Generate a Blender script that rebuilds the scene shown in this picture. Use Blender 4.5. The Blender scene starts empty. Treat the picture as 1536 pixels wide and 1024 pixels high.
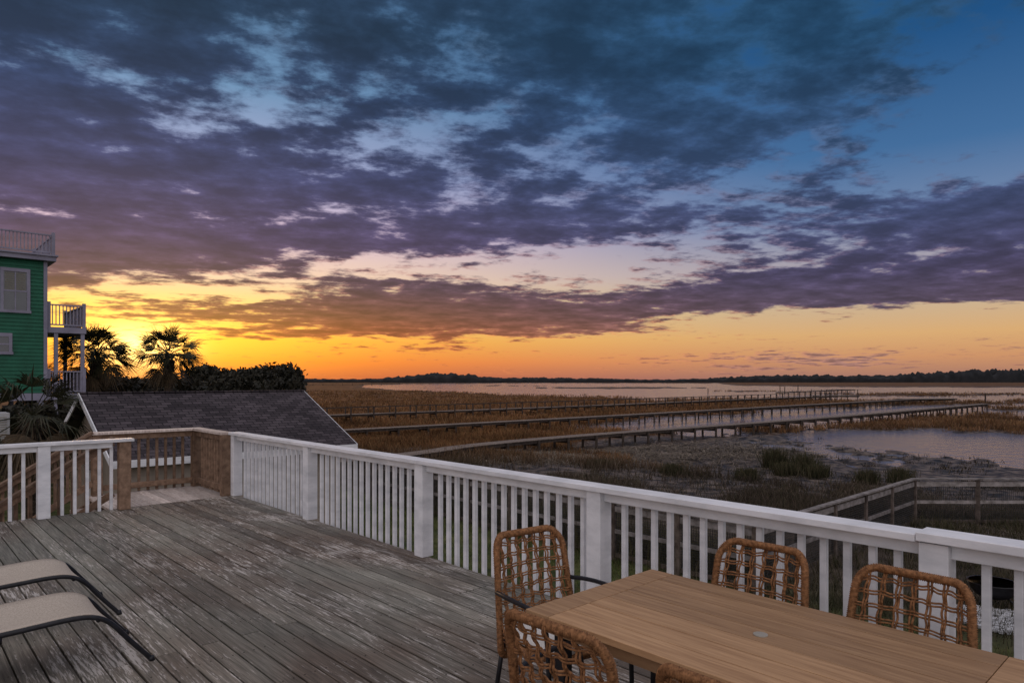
import bpy, math, random
import numpy as np
from mathutils import Vector, Matrix
random.seed(7); rng=np.random.default_rng(7)
scene=bpy.context.scene
CAM=(10.89,-4.15,1.82)
RT=(0.68,0.733); FW=(-0.733,0.68)
GZ=-2.7; MZ=-3.2
def G(x,d): return (CAM[0]+RT[0]*x+FW[0]*d, CAM[1]+RT[1]*x+FW[1]*d)
def PX(px,py,z):
    d=(CAM[2]-z)*1024/(py-570.0); x=(px-768)/1024*d
    return G(x,d)
def lin(c):
    c=c/255.0
    return c/12.92 if c<=0.04045 else ((c+0.055)/1.055)**2.4
def S(r,g,b,k=1.0): return (lin(r)*k,lin(g)*k,lin(b)*k,1)
# ---------------------------------------------------------------- noise
def _h(i,j,s):
    v=np.sin(i*127.1+j*311.7+s*74.7)*43758.5453
    return v-np.floor(v)
def vn(x,y,s=0):
    x=np.asarray(x,float);y=np.asarray(y,float)
    i=np.floor(x);j=np.floor(y);f=x-i;g=y-j
    f=f*f*(3-2*f);g=g*g*(3-2*g)
    return (_h(i,j,s)*(1-f)+_h(i+1,j,s)*f)*(1-g)+(_h(i,j+1,s)*(1-f)+_h(i+1,j+1,s)*f)*g
def fbm(x,y,s=0,o=4):
    t=0;a=.5;n=0
    for k in range(o):
        t=t+a*vn(x*2**k,y*2**k,s+k);n+=a;a*=.5
    return t/n
def sst(x,a,b):
    t=np.clip((np.asarray(x,float)-a)/(b-a),0,1);return t*t*(3-2*t)
# ---------------------------------------------------------------- materials
def newmat(name):
    m=bpy.data.materials.new(name);m.use_nodes=True
    nt=m.node_tree;b=nt.nodes['Principled BSDF'];return m,nt,b
def pmat(name,c1,c2,scale=(1,1,1),ns=5,rough=.6,bump=.0,detail=6,lo=.35,hi=.65,spec=.3,attr=None,bd=.01):
    m,nt,b=newmat(name)
    tc=nt.nodes.new('ShaderNodeTexCoord');mp=nt.nodes.new('ShaderNodeMapping');mp.inputs['Scale'].default_value=scale
    nt.links.new(tc.outputs['Object'],mp.inputs['Vector'])
    vec=mp.outputs[0]
    if attr:
        at=nt.nodes.new('ShaderNodeAttribute');at.attribute_name=attr
        mu=nt.nodes.new('ShaderNodeMath');mu.operation='MULTIPLY';mu.inputs[1].default_value=37.0
        nt.links.new(at.outputs['Fac'],mu.inputs[0])
        va=nt.nodes.new('ShaderNodeVectorMath');va.operation='ADD'
        nt.links.new(vec,va.inputs[0]);nt.links.new(mu.outputs[0],va.inputs[1]);vec=va.outputs[0]
    n=nt.nodes.new('ShaderNodeTexNoise');n.inputs['Scale'].default_value=ns;n.inputs['Detail'].default_value=detail
    n.inputs['Roughness'].default_value=.6
    nt.links.new(vec,n.inputs['Vector'])
    r=nt.nodes.new('ShaderNodeValToRGB');e=r.color_ramp.elements
    e[0].position=lo;e[0].color=c1;e[1].position=hi;e[1].color=c2
    nt.links.new(n.outputs['Fac'],r.inputs[0])
    col=r.outputs[0]
    if attr:
        hsv=nt.nodes.new('ShaderNodeHueSaturation')
        mr=nt.nodes.new('ShaderNodeMapRange');mr.inputs['To Min'].default_value=.72;mr.inputs['To Max'].default_value=1.25
        nt.links.new(at.outputs['Fac'],mr.inputs[0]);nt.links.new(mr.outputs[0],hsv.inputs['Value'])
        nt.links.new(col,hsv.inputs['Color']);col=hsv.outputs[0]
    nt.links.new(col,b.inputs['Base Color'])
    b.inputs['Roughness'].default_value=rough
    b.inputs['Specular IOR Level'].default_value=spec
    if bump>0:
        bp=nt.nodes.new('ShaderNodeBump');bp.inputs['Strength'].default_value=bump;bp.inputs['Distance'].default_value=bd
        nt.links.new(n.outputs['Fac'],bp.inputs['Height']);nt.links.new(bp.outputs[0],b.inputs['Normal'])
    return m
M={}
M['white']=pmat('white_paint',(.56,.57,.59,1),(.80,.80,.82,1),(1,1,2.5),3,.45,.25,9,.28,.6)
M['newwood']=pmat('raw_pine',(.12,.072,.046,1),(.30,.195,.130,1),(2,2,2),6,.7,.3,6,.3,.7,attr='rnd')
M['landing']=pmat('landing_boards',(.36,.29,.25,1),(.60,.52,.47,1),(1,8,1),6,.7,.3,attr='rnd')
M['greywood']=pmat('weathered_wood',(.09,.072,.058,1),(.26,.21,.18,1),(3,3,3),4,.8,.3,attr='rnd')
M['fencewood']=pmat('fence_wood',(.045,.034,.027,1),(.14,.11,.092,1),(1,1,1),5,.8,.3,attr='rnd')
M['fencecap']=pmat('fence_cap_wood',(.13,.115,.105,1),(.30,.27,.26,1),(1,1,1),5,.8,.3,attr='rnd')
M['darkwood']=pmat('wet_piling',(.026,.020,.016,1),(.07,.052,.042,1),(1,1,1),5,.8,.2)
M['black']=pmat('black_metal',(.010,.010,.012,1),(.02,.02,.024,1),(1,1,1),20,.4,.05)
M['wire']=pmat('wire',(.02,.02,.02,1),(.04,.04,.04,1),(1,1,1),20,.5)
M['rope']=pmat('wicker_rope',(.12,.050,.018,1),(.32,.15,.062,1),(1,1,1),60,.75,.4,3)
M['cushion']=pmat('cushion_fabric',(.55,.53,.50,1),(.66,.64,.61,1),(1,1,1),80,.9,.2)
M['teak']=pmat('teak_wood',(.25,.135,.063,1),(.47,.285,.15,1),(1.2,22,6),2.2,.55,.12,8,.28,.72,attr='rnd')
M['sling']=pmat('sling_mesh',(.38,.32,.26,1),(.54,.47,.39,1),(1,1,1),120,.9,.4,2)
M['siding']=pmat('green_siding',(.006,.085,.045,1),(.010,.12,.065,1),(1,1,1),2,.55,.05)
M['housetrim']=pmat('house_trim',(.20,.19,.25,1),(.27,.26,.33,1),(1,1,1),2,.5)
M['beige']=pmat('beige_siding',(.24,.20,.16,1),(.30,.255,.21,1),(1,1,1),2,.7)
M['glass']=pmat('window_glass',(.03,.035,.045,1),(.06,.07,.08,1),(1,1,1),1,.08,spec=.8)
M['blind']=pmat('window_blind',(.13,.12,.085,1),(.19,.175,.13,1),(1,1,40),2,.7)
M['trunk']=pmat('palm_trunk',(.030,.022,.016,1),(.08,.06,.045,1),(4,4,9),3,.9,.8,bd=.05)
M['frond']=pmat('palm_frond',(.012,.016,.006,1),(.038,.034,.013,1),(1,1,1),3,.6,attr='rnd')
M['deadfrond']=pmat('dry_frond',(.04,.026,.013,1),(.10,.068,.036,1),(1,1,1),3,.7,attr='rnd')
M['leaf']=pmat('leaf_foliage',(.009,.010,.006,1),(.030,.025,.013,1),(1,1,1),1.2,.7,attr='rnd')
M['farleaf']=pmat('distant_foliage',(.012,.014,.016,1),(.026,.027,.030,1),(1,1,1),.05,.9)
M['gravel']=pmat('gravel',(.3,.3,.3,1),(.6,.6,.62,1),(1,1,1),25,.9,.6)
M['acmetal']=pmat('painted_metal',(.40,.40,.40,1),(.5,.5,.5,1),(1,1,1),5,.5)
M['greyplastic']=pmat('cap_metal',(.30,.27,.22,1),(.38,.35,.30,1),(1,1,1),5,.4)
# shingles
def shingle():
    m,nt,b=newmat('asphalt_shingles')
    tc=nt.nodes.new('ShaderNodeTexCoord');sp=nt.nodes.new('ShaderNodeSeparateXYZ');cb=nt.nodes.new('ShaderNodeCombineXYZ')
    nt.links.new(tc.outputs['Object'],sp.inputs[0]);nt.links.new(sp.outputs['Y'],cb.inputs['X']);nt.links.new(sp.outputs['X'],cb.inputs['Y'])
    br=nt.nodes.new('ShaderNodeTexBrick');br.inputs['Scale'].default_value=1
    br.inputs['Brick Width'].default_value=.28;br.inputs['Row Height'].default_value=.145;br.inputs['Mortar Size'].default_value=.012
    br.inputs['Color1'].default_value=(.034,.028,.032,1);br.inputs['Color2'].default_value=(.082,.068,.075,1);br.inputs['Mortar'].default_value=(.014,.012,.014,1)
    br.inputs['Bias'].default_value=0.0
    nt.links.new(cb.outputs[0],br.inputs['Vector'])
    n=nt.nodes.new('ShaderNodeTexNoise');n.inputs['Scale'].default_value=30;nt.links.new(tc.outputs['Object'],n.inputs['Vector'])
    n2=nt.nodes.new('ShaderNodeTexNoise');n2.inputs['Scale'].default_value=1.2;nt.links.new(tc.outputs['Object'],n2.inputs['Vector'])
    mx=nt.nodes.new('ShaderNodeMix');mx.data_type='RGBA';mx.blend_type='MULTIPLY';mx.inputs[0].default_value=.7
    ad=nt.nodes.new('ShaderNodeMath');ad.operation='ADD';nt.links.new(n.outputs[0],ad.inputs[0]);nt.links.new(n2.outputs[0],ad.inputs[1])
    nt.links.new(br.outputs['Color'],mx.inputs[6]);nt.links.new(ad.outputs[0],mx.inputs[7]);nt.links.new(mx.outputs[2],b.inputs['Base Color'])
    bp=nt.nodes.new('ShaderNodeBump');bp.inputs['Strength'].default_value=.6;bp.inputs['Distance'].default_value=.02
    nt.links.new(br.outputs['Fac'],bp.inputs['Height']);bp.invert=True;nt.links.new(bp.outputs[0],b.inputs['Normal'])
    b.inputs['Roughness'].default_value=.9;b.inputs['Specular IOR Level'].default_value=.15
    return m
M['shingle']=shingle()
def deckmat():
    m,nt,b=newmat('weathered_deck_paint');L=nt.links.new
    tc=nt.nodes.new('ShaderNodeTexCoord');at=nt.nodes.new('ShaderNodeAttribute');at.attribute_name='rnd'
    mu=nt.nodes.new('ShaderNodeMath');mu.operation='MULTIPLY';mu.inputs[1].default_value=53;L(at.outputs['Fac'],mu.inputs[0])
    cx=nt.nodes.new('ShaderNodeCombineXYZ');L(mu.outputs[0],cx.inputs['X']);L(mu.outputs[0],cx.inputs['Z'])
    va=nt.nodes.new('ShaderNodeVectorMath');va.operation='ADD';L(tc.outputs['Object'],va.inputs[0]);L(cx.outputs[0],va.inputs[1])
    def noise(sc,s,det,src,rough=.6):
        mp=nt.nodes.new('ShaderNodeMapping');mp.inputs['Scale'].default_value=sc;L(src,mp.inputs['Vector'])
        n=nt.nodes.new('ShaderNodeTexNoise');n.inputs['Scale'].default_value=s;n.inputs['Detail'].default_value=det;n.inputs['Roughness'].default_value=rough
        L(mp.outputs[0],n.inputs['Vector']);return n.outputs['Fac']
    def ramp(f,stops):
        r=nt.nodes.new('ShaderNodeValToRGB');e=r.color_ramp.elements
        e[0].position,e[0].color=stops[0];e[1].position,e[1].color=stops[-1]
        for p,c in stops[1:-1]:
            k=e.new(p);k.color=c
        L(f,r.inputs[0]);return r.outputs[0]
    def mix(f,a,bb,mode='MIX'):
        x=nt.nodes.new('ShaderNodeMix');x.data_type='RGBA';x.blend_type=mode
        if isinstance(f,float):x.inputs[0].default_value=f
        else:L(f,x.inputs[0])
        L(a,x.inputs[6]);
        if isinstance(bb,tuple):x.inputs[7].default_value=bb
        else:L(bb,x.inputs[7])
        return x.outputs[2]
    grain=noise((1.2,34,1),2.2,8,va.outputs[0],.65)
    col=ramp(grain,[(.28,(.075,.072,.058,1)),(.5,(.185,.178,.148,1)),(.72,(.33,.31,.265,1))])
    z=noise((.35,.6,1),1.0,3,tc.outputs['Object'])
    br=ramp(grain,[(.28,(.038,.029,.022,1)),(.72,(.215,.168,.13,1))])
    zf=nt.nodes.new('ShaderNodeMapRange');zf.inputs['From Min'].default_value=.40;zf.inputs['From Max'].default_value=.60;L(z,zf.inputs[0])
    col=mix(zf.outputs[0],col,br)
    p=noise((1.3,17,1),3.4,9,va.outputs[0],.75);z2=noise((.5,.9,1),1.3,2,tc.outputs['Object'])
    ad=nt.nodes.new('ShaderNodeMath');ad.operation='MULTIPLY_ADD';L(z2,ad.inputs[0]);ad.inputs[1].default_value=.45;L(p,ad.inputs[2])
    pf=nt.nodes.new('ShaderNodeMapRange');pf.inputs['From Min'].default_value=.79;pf.inputs['From Max'].default_value=.845;L(ad.outputs[0],pf.inputs[0])
    pm=nt.nodes.new('ShaderNodeMath');pm.operation='MULTIPLY';pm.inputs[1].default_value=.85;L(pf.outputs[0],pm.inputs[0])
    col=mix(pm.outputs[0],col,(.52,.48,.44,1))
    hs=nt.nodes.new('ShaderNodeHueSaturation');mr=nt.nodes.new('ShaderNodeMapRange');mr.inputs['To Min'].default_value=.68;mr.inputs['To Max'].default_value=1.28
    L(at.outputs['Fac'],mr.inputs[0]);L(mr.outputs[0],hs.inputs['Value']);L(col,hs.inputs['Color']);L(hs.outputs[0],b.inputs['Base Color'])
    b.inputs['Roughness'].default_value=.6;b.inputs['Specular IOR Level'].default_value=.3
    bp=nt.nodes.new('ShaderNodeBump');bp.inputs['Strength'].default_value=.5;bp.inputs['Distance'].default_value=.008
    L(p,bp.inputs['Height']);L(bp.outputs[0],b.inputs['Normal'])
    return m
M['deck']=deckmat()
# ---------------------------------------------------------------- mesh builder
class MB:
    def __init__(s): s.v=[];s.f=[];s.m=[];s.r=[];s.mats=[]
    def mi(s,k):
        if k not in s.mats:s.mats.append(k)
        return s.mats.index(k)
    def add(s,vs,fs,k,r=None):
        o=len(s.v);s.v+=[tuple(p) for p in vs];r=random.random() if r is None else r
        s.r+=[r]*len(vs);i=s.mi(k)
        for f in fs:s.f.append(tuple(a+o for a in f));s.m.append(i)
    def box(s,x0,x1,y0,y1,z0,z1,k,r=None):
        vs=[(x0,y0,z0),(x1,y0,z0),(x1,y1,z0),(x0,y1,z0),(x0,y0,z1),(x1,y0,z1),(x1,y1,z1),(x0,y1,z1)]
        s.add(vs,[(0,3,2,1),(4,5,6,7),(0,1,5,4),(1,2,6,5),(2,3,7,6),(3,0,4,7)],k,r)
    def beam(s,a,b,w,h,k,up=(0,0,1),r=None):
        a=Vector(a);b=Vector(b);d=(b-a).normalized();sd=d.cross(Vector(up))
        if sd.length<1e-4:sd=Vector((1,0,0))
        sd.normalize();u=sd.cross(d).normalized();sd=sd*w/2;u=u*h/2
        vs=[a-sd-u,a+sd-u,a+sd+u,a-sd+u,b-sd-u,b+sd-u,b+sd+u,b-sd+u]
        s.add(vs,[(0,1,2,3),(7,6,5,4),(0,4,5,1),(1,5,6,2),(2,6,7,3),(3,7,4,0)],k,r)
    def tube(s,pts,rad,k,n=8,closed=False,r=None,radf=None):
        P=[Vector(p) for p in pts];N=len(P);vs=[];fs=[];up=None
        for i,p in enumerate(P):
            if closed:t=(P[(i+1)%N]-P[i-1])
            else:t=(P[min(i+1,N-1)]-P[max(i-1,0)])
            t.normalize()
            if up is None:
                up=Vector((0,0,1)) if abs(t.z)<.9 else Vector((1,0,0))
            up=(up-t*up.dot(t)).normalized();sd=t.cross(up)
            rr=rad if radf is None else radf(i,N)
            for j in range(n):
                a=2*math.pi*j/n;vs.append(p+(up*math.cos(a)+sd*math.sin(a))*rr)
        for i in range(N if closed else N-1):
            for j in range(n):
                i2=(i+1)%N;fs.append((i*n+j,i*n+(j+1)%n,i2*n+(j+1)%n,i2*n+j))
        if not closed:
            fs.append(tuple(range(n-1,-1,-1)));fs.append(tuple((N-1)*n+j for j in range(n)))
        s.add(vs,fs,k,r)
    def obj(s,name,parent=None,bevel=0,smooth=False,data_only=False):
        me=bpy.data.meshes.new(name);me.from_pydata(s.v,[],s.f)
        for k in s.mats:me.materials.append(M[k])
        me.polygons.foreach_set('material_index',s.m)
        at=me.attributes.new('rnd','FLOAT','POINT');at.data.foreach_set('value',s.r)
        if smooth:me.polygons.foreach_set('use_smooth',[True]*len(s.f))
        me.update()
        if data_only:return me
        o=bpy.data.objects.new(name,me);scene.collection.objects.link(o)
        if parent:o.parent=parent
        if bevel:
            b=o.modifiers.new('b','BEVEL');b.width=bevel;b.segments=2;b.limit_method='ANGLE';b.angle_limit=.9
        return o
def empty(name):
    e=bpy.data.objects.new(name,None);scene.collection.objects.link(e);return e
def resample(pts,step,closed=False):
    P=[Vector(p) for p in pts]
    if closed:P=P+[P[0]]
    out=[];acc=0
    for a,b in zip(P[:-1],P[1:]):
        L=(b-a).length
        while acc<L:
            out.append(a.lerp(b,acc/L));acc+=step
        acc-=L
    if not closed:out.append(P[-1])
    return out
def smoothpts(pts,it=2,closed=False):
    P=[Vector(p) for p in pts]
    for _ in range(it):
        Q=[];N=len(P)
        rngi=range(N) if closed else range(N-1)
        if not closed:Q.append(P[0])
        for i in rngi:
            a=P[i];b=P[(i+1)%N];Q.append(a*.75+b*.25);Q.append(a*.25+b*.75)
        if not closed:Q.append(P[-1])
        P=Q
    return P
def npmesh(name,V,F,mat,attrs={},parent=None,smooth=False):
    me=bpy.data.meshes.new(name);n=len(V);k=F.shape[1];m=len(F)
    me.vertices.add(n);me.vertices.foreach_set('co',V.astype(np.float32).ravel())
    me.loops.add(m*k);me.loops.foreach_set('vertex_index',F.astype(np.int32).ravel())
    me.polygons.add(m);me.polygons.foreach_set('loop_start',np.arange(0,m*k,k,dtype=np.int32))
    try:me.polygons.foreach_set('loop_total',np.full(m,k,dtype=np.int32))
    except Exception:pass
    for a,val in attrs.items():
        if val.ndim==1:
            t=me.attributes.new(a,'FLOAT','POINT');t.data.foreach_set('value',val.astype(np.float32))
        else:
            t=me.attributes.new(a,'FLOAT_COLOR','POINT');t.data.foreach_set('color',val.astype(np.float32).ravel())
    if smooth:me.polygons.foreach_set('use_smooth',np.ones(m,dtype=bool))
    me.materials.append(mat);me.update(calc_edges=True);me.validate()
    o=bpy.data.objects.new(name,me);scene.collection.objects.link(o)
    if parent:o.parent=parent
    return o

# ================================================================ DECK
mb=MB()
y=0.018;row=0
while y>-9.0:
    w=.137
    cuts=[0.0]
    if y>-.5: cuts+=[6.3,11.2]
    elif y>-1.8: cuts+=[4.15,9.0]
    elif y>-3.2: cuts+=[2.6+ (row%2)*3.4,8.1]
    else: cuts+=[3.5+(row%3)*1.6,9.6]
    cuts.append(14.5)
    for a,b in zip(cuts[:-1],cuts[1:]):
        dz=random.uniform(-.002,.002);g=random.uniform(-.0015,.0015)
        mb.box(a+.002-.03*(a==0),b-.002,y-w+.003+g,y-.004+g,-.032,dz,'deck')
    y-=w+.005;row+=1
mb.box(-.005,14.5,.02,.038,-.26,-.034,'greywood')
mb.box(-.07,-.03,-9,.018,-.26,-.034,'greywood')
for i in range(24): mb.box(.3+i*.6,.34+i*.6,-9,-.0,-.24,-.034,'greywood')
for u in (0.3,3.5,7,10.5,14): 
    for v in (-.3,-4.5,-8.8): mb.box(u,u+.14,v-.14,v,GZ-.3,-.24,'greywood')
deck=mb.obj('deck_floor',bevel=.0025)
mb=MB()
for i in range(23):
    u=.32+i*.6
    yy=0.018
    while yy>-6:
        for o in (.035,.103):
            mb.box(u-.004,u+.004,yy-o-.004,yy-o+.004,.0015,.0032,'darkwood')
        yy-=.142
mb.obj('nails',parent=deck)
# ================================================================ WHITE RAILING
mb=MB()
posts=[0.0,2.52,5.07,7.42,9.76,12.15,14.4]
for u in posts: mb.box(u-.07,u+.07,-.07,.07,.002,.955,'white')
mb.box(-.09,5.02,-.095,.085,.957,.998,'white');mb.box(5.023,9.68,-.095,.085,.957,.998,'white')
mb.box(9.684,14.5,-.10,.09,.965,1.012,'white')
for a,b in zip(posts[:-1],posts[1:]):
    mb.box(a+.07,b-.07,-.022,.020,.88,.955,'white')
    n=int(round((b-a-.14)/.138));st=(b-a-.14)/n
    for i in range(1,n):
        u=a+.07+st*i+random.uniform(-.003,.003)
        mb.box(u-.02,u+.02,.039,.078,-.22,.955,'white')
mb.obj('deck_railing',bevel=.004)
mb=MB()
vps=[-2.56,-4.95,-7.3]
for v in vps: mb.box(.03,.17,v-.07,v+.07,.002,.955,'white')
mb.box(.0,.19,-9,-1.50,.957,.998,'white')
segs=[-1.69,-2.56,-4.95,-7.3,-9]
for a,b in zip(segs[:-1],segs[1:]):
    mb.box(.08,.122,b+.07,a-.07+.0,.88,.955,'white')
    n=int(round((a-b-.14)/.138));st=(a-b-.14)/n
    for i in range(0 if a>-2 else 1,n):
        v=a-.07-st*i
        mb.box(.03,.07,v-.02,v+.02,.003,.955,'white')
mb.obj('deck_railing',bevel=.004)
# ================================================================ LANDING + STAIRS
mb=MB()
mb.box(.02,.16,-1.68,-1.54,.002,.953,'newwood')
mb.box(-.10,-.07,-1.68,.0,-.3,-.03,'newwood')
y=-.08
while y>-1.66:
    mb.box(-1.56,-.072,y-.136,y,-.045,-.006,'landing');y-=.14
mb.box(-1.6,-1.563,-1.7,-.05,-.25,-.01,'newwood')
for (u,v) in ((-1.5,-.12),(-1.5,-1.62),(-.12,-.12)):
    mb.box(u-.07,u+.07,v-.07,v+.07,GZ-.2,.955,'newwood')
mb.box(-1.6,-1.40,-1.72,-.02,.957,.998,'landing')
mb.box(-1.398,-.092,-.21,-.03,.957,.998,'landing')
for (z0,z1) in ((.86,.955),(.06,.15)):
    mb.box(-1.52,-1.48,-1.55,-.19,z0,z1,'newwood')
    mb.box(-1.43,-.19,-.14,-.10,z0,z1,'newwood')
for i in range(1,10):
    v=-.19-1.36*i/10; mb.box(-1.56,-1.522,v-.02,v+.02,.0,.955,'newwood')
    u=-1.43+1.24*i/10; mb.box(u-.02,u+.02,-.098,-.06,.0,.955,'newwood')
mb.obj('wooden_stair_landing',bevel=.004)
mb=MB()
run=4.2;n=15
for i in range(n):
    v=-1.7-run*i/n;z=-(i+1)*(-GZ)/(n+1)
    mb.box(-1.42,-.20,v-.30,v,z-.04,z,'landing')
for u in (-1.46,-.16):
    mb.beam((u,-1.69,-.22),(u,-1.69-run,GZ-.02),.045,.28,'newwood')
    for zz,hh in ((.93,.09),(.20,.09)):
        mb.beam((u,-1.69,zz),(u,-1.69-run,GZ+zz+.15),.045,hh,'newwood')
    mb.beam((u,-1.69,1.0),(u,-1.69-run,GZ+1.15),.14,.04,'newwood')
    for i in range(1,26):
        t=i/26; mb.box(u-.06,u-.024,-1.69-run*t-.02,-1.69-run*t+.02,(GZ+.2)*t+.16,(GZ+.15)*t+.93,'newwood')
    for t in (.5,1.0):
        mb.box(u-.07,u+.07,-1.76-run*t,-1.62-run*t,GZ-.1,GZ*t+1.05+.1*t,'newwood')
mb.obj('wooden_staircase',bevel=.004)
# ================================================================ TABLE
mb=MB()
U0,U1,V0,V1=8.57,10.40,-1.91,-.91
zt=.742
bw=.145
mb.box(U0,U0+bw,V0,V1,zt-.03,zt,'teak',.35)
mb.box(U1-bw,U1,V0,V1,zt-.03,zt,'teak',.6)
nb=7;w=(V1-V0)/nb
for i in range(nb):
    mb.box(U0+bw+.003,U1-bw-.003,V0+w*i+(.002 if i else 0),V0+w*(i+1)-(.002 if i<nb-1 else 0),zt-.03,zt-.0005*(i%2),'teak')
mb.box(U0+.05,U1-.05,V0+.05,V0+.08,zt-.10,zt-.031,'teak');mb.box(U0+.05,U1-.05,V1-.08,V1-.05,zt-.10,zt-.031,'teak')
mb.box(U0+.05,U0+.08,V0+.08,V1-.08,zt-.10,zt-.031,'teak');mb.box(U1-.08,U1-.05,V0+.08,V1-.08,zt-.10,zt-.031,'teak')
for u in (U0+.10,U1-.16):
    for v in (V0+.09,V1-.15): mb.box(u,u+.06,v,v+.06,.003,zt-.031,'black')
    mb.box(u+.01,u+.05,V0+.15,V1-.15,.08,.12,'black')
tb=mb.obj('dining_table',bevel=.003)
mb=MB()
cu,cv=(U0+U1)/2,(V0+V1)/2
mb.tube([(cu,cv,zt-.01),(cu,cv,zt+.004),(cu,cv,zt+.0045)],.03,'greyplastic',24,radf=lambda i,N:(.030,.030,.026)[i])
mb.obj('umbrella_hole_cap',parent=tb)
# ================================================================ CHAIRS
def ropeloop(mb,pts,rad,closed,step=.0045,n=9,amp=.14):
    P=resample(pts,step,closed)
    mb.tube(P,rad,'rope',n,closed,radf=lambda i,N:rad*(1+amp*(1 if i%2 else -1)))
def backpt(s,t):
    z=.30+.63*t
    half=.275-.04*t
    x=s*half
    y=-.235-.115*t*t -.01+ .045*(s*s)
    return Vector((x,y,z))
mb=MB()
ol=[]
def arc(cx,cy,rx,ry,a0,a1,n=8):
    for i in range(n+1):
        a=math.radians(a0+(a1-a0)*i/n);ol.append((cx+rx*math.cos(a),cy+ry*math.sin(a)))
arc(.68,.84,.32,.16,0,90);arc(-.68,.84,.32,.16,90,180);arc(-.8,.10,.2,.10,180,270);arc(.8,.10,.2,.10,270,360)
ropeloop(mb,[backpt(s,t) for s,t in ol],.019,True)
def inside(s,t):
    s=abs(s)
    if s>1 or t>1 or t<0:return False
    if t>.84 and s>.68: return ((s-.68)/.32)**2+((t-.84)/.16)**2<1
    return True
nv=7
for i in range(nv):
    s0=-.80+1.60*i/(nv-1)
    for off in (-.026,.026):
        pts=[]
        for k in range(61):
            t=k/60
            s=s0+off*(1+.25*math.sin(k*.55+i))
            if inside(s,t):
                p=backpt(s,t);p.y+=.007*math.sin(k*.9+i*math.pi);pts.append(p)
        mb.tube(pts,.0050,'rope',6)
nh=10
for j in range(nh):
    t0=.07+.85*j/(nh-1)
    for off in (-.0105,.0105):
        pts=[]
        for k in range(61):
            s=-1+2*k/60;t=t0+off+.005*math.sin(k*.62+j*2.2)
            if inside(s,t):
                p=backpt(s,t);p.y+=.007*math.sin(k*.62+j*math.pi);pts.append(p)
        if len(pts)>3:mb.tube(pts,.0046,'rope',6)
seat=smoothpts([(-.26,-.22,.39),(.26,-.22,.39),(.27,.24,.40),(-.27,.24,.40)],3,True)
ropeloop(mb,seat,.017,True)
for sx in (-1,1):
    for k in range(5):
        a=Vector((sx*.268,-.15+.07*k,.40));b=backpt(sx*.98,.30-.04*k)
        mb.tube([a,b],.005,'rope',6)
    arm=smoothpts([(sx*.262,-.25,.64),(sx*.30,-.10,.655),(sx*.305,.12,.655),(sx*.295,.22,.63),(sx*.285,.24,.40),(sx*.29,.25,.0)],2)
    mb.tube(arm,.013,'black',8)
    mb.tube([(sx*.25,-.20,.40),(sx*.27,-.27,.0)],.013,'black',8)
mb.tube([(-.26,-.2,.385),(.26,-.2,.385)],.010,'black',8);mb.tube([(-.27,.22,.385),(.27,.22,.385)],.010,'black',8)
for k in range(9):
    x=-.22+.055*k; mb.tube([(x,-.22,.39),(x,.23,.40)],.006,'rope',6)
chairmesh=mb.obj('dining_chair_frame',data_only=True,smooth=True)
mb=MB();mb.box(-.245,.245,-.215,.225,.402,.455,'cushion');
cushmesh=mb.obj('seat_cushion',data_only=True)
def chair(u,v,rot):
    e=empty('wicker_dining_chair');e.location=(u,v,0);e.rotation_euler=(0,0,math.radians(rot))
    o=bpy.data.objects.new('woven_frame',chairmesh);scene.collection.objects.link(o);o.parent=e
    c=bpy.data.objects.new('seat_cushion',cushmesh);scene.collection.objects.link(c);c.parent=e
    b=c.modifiers.new('b','BEVEL');b.width=.022;b.segments=4
chair(8.33,-1.40,-97)
chair(9.14,-2.03,3);chair(9.86,-2.03,-1)
chair(9.13,-1.00,181);chair(9.84,-1.01,178)
# ================================================================ CHAISE LOUNGES
def lounge(u0,u1,vend):
    e=empty('chaise_lounge')
    prof=[(0.20,.012),(.06,.18),(-.02,.29),(-.10,.352),(-.22,.375),(-.5,.362),(-.9,.352),(-1.25,.36),(-1.45,.40),(-1.95,.66),(-2.02,.72)]
    P=smoothpts([(0,vend+a,b) for a,b in prof],3)
    mb=MB()
    for u in (u0,u1):
        mb.tube([(u,p.y,p.z) for p in P],.0155,'black',10)
        mb.tube([(u,vend-1.15,.34),(u,vend-1.2,.17),(u,vend-1.32,.015)],.014,'black',8)
        mb.tube([(u,vend-.60,.352),(u,vend-.60,.315)],.018,'black',8)
        mb.tube([(u,vend+.205,.0),(u,vend+.195,.03)],.019,'black',8)
    for (a,b) in ((-.10,.330),(-.62,.330),(-1.2,.345),(-2.0,.70)):
        mb.tube([(u0,vend+a,b),(u1,vend+a,b)],.012,'black',8)
    mb.obj('frame',parent=e,smooth=True)
    mb=MB();Q=[p for p in P if p.y<vend-.045]
    nx=8;vs=[];fs=[]
    for i,p in enumerate(Q):
        for j in range(nx+1):
            t=j/nx;sag=.018*math.sin(math.pi*t)
            vs.append((u0+.008+(u1-u0-.016)*t,p.y,p.z+.013-sag))
    for i in range(len(Q)-1):
        for j in range(nx):
            a=i*(nx+1)+j;fs.append((a,a+1,a+nx+2,a+nx+1))
    mb.add(vs,fs,'sling');o=mb.obj('sling',parent=e,smooth=True)
    s=o.modifiers.new('s','SOLIDIFY');s.thickness=.004
lounge(5.42,6.04,-3.05);lounge(4.30,4.92,-2.98)
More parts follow.
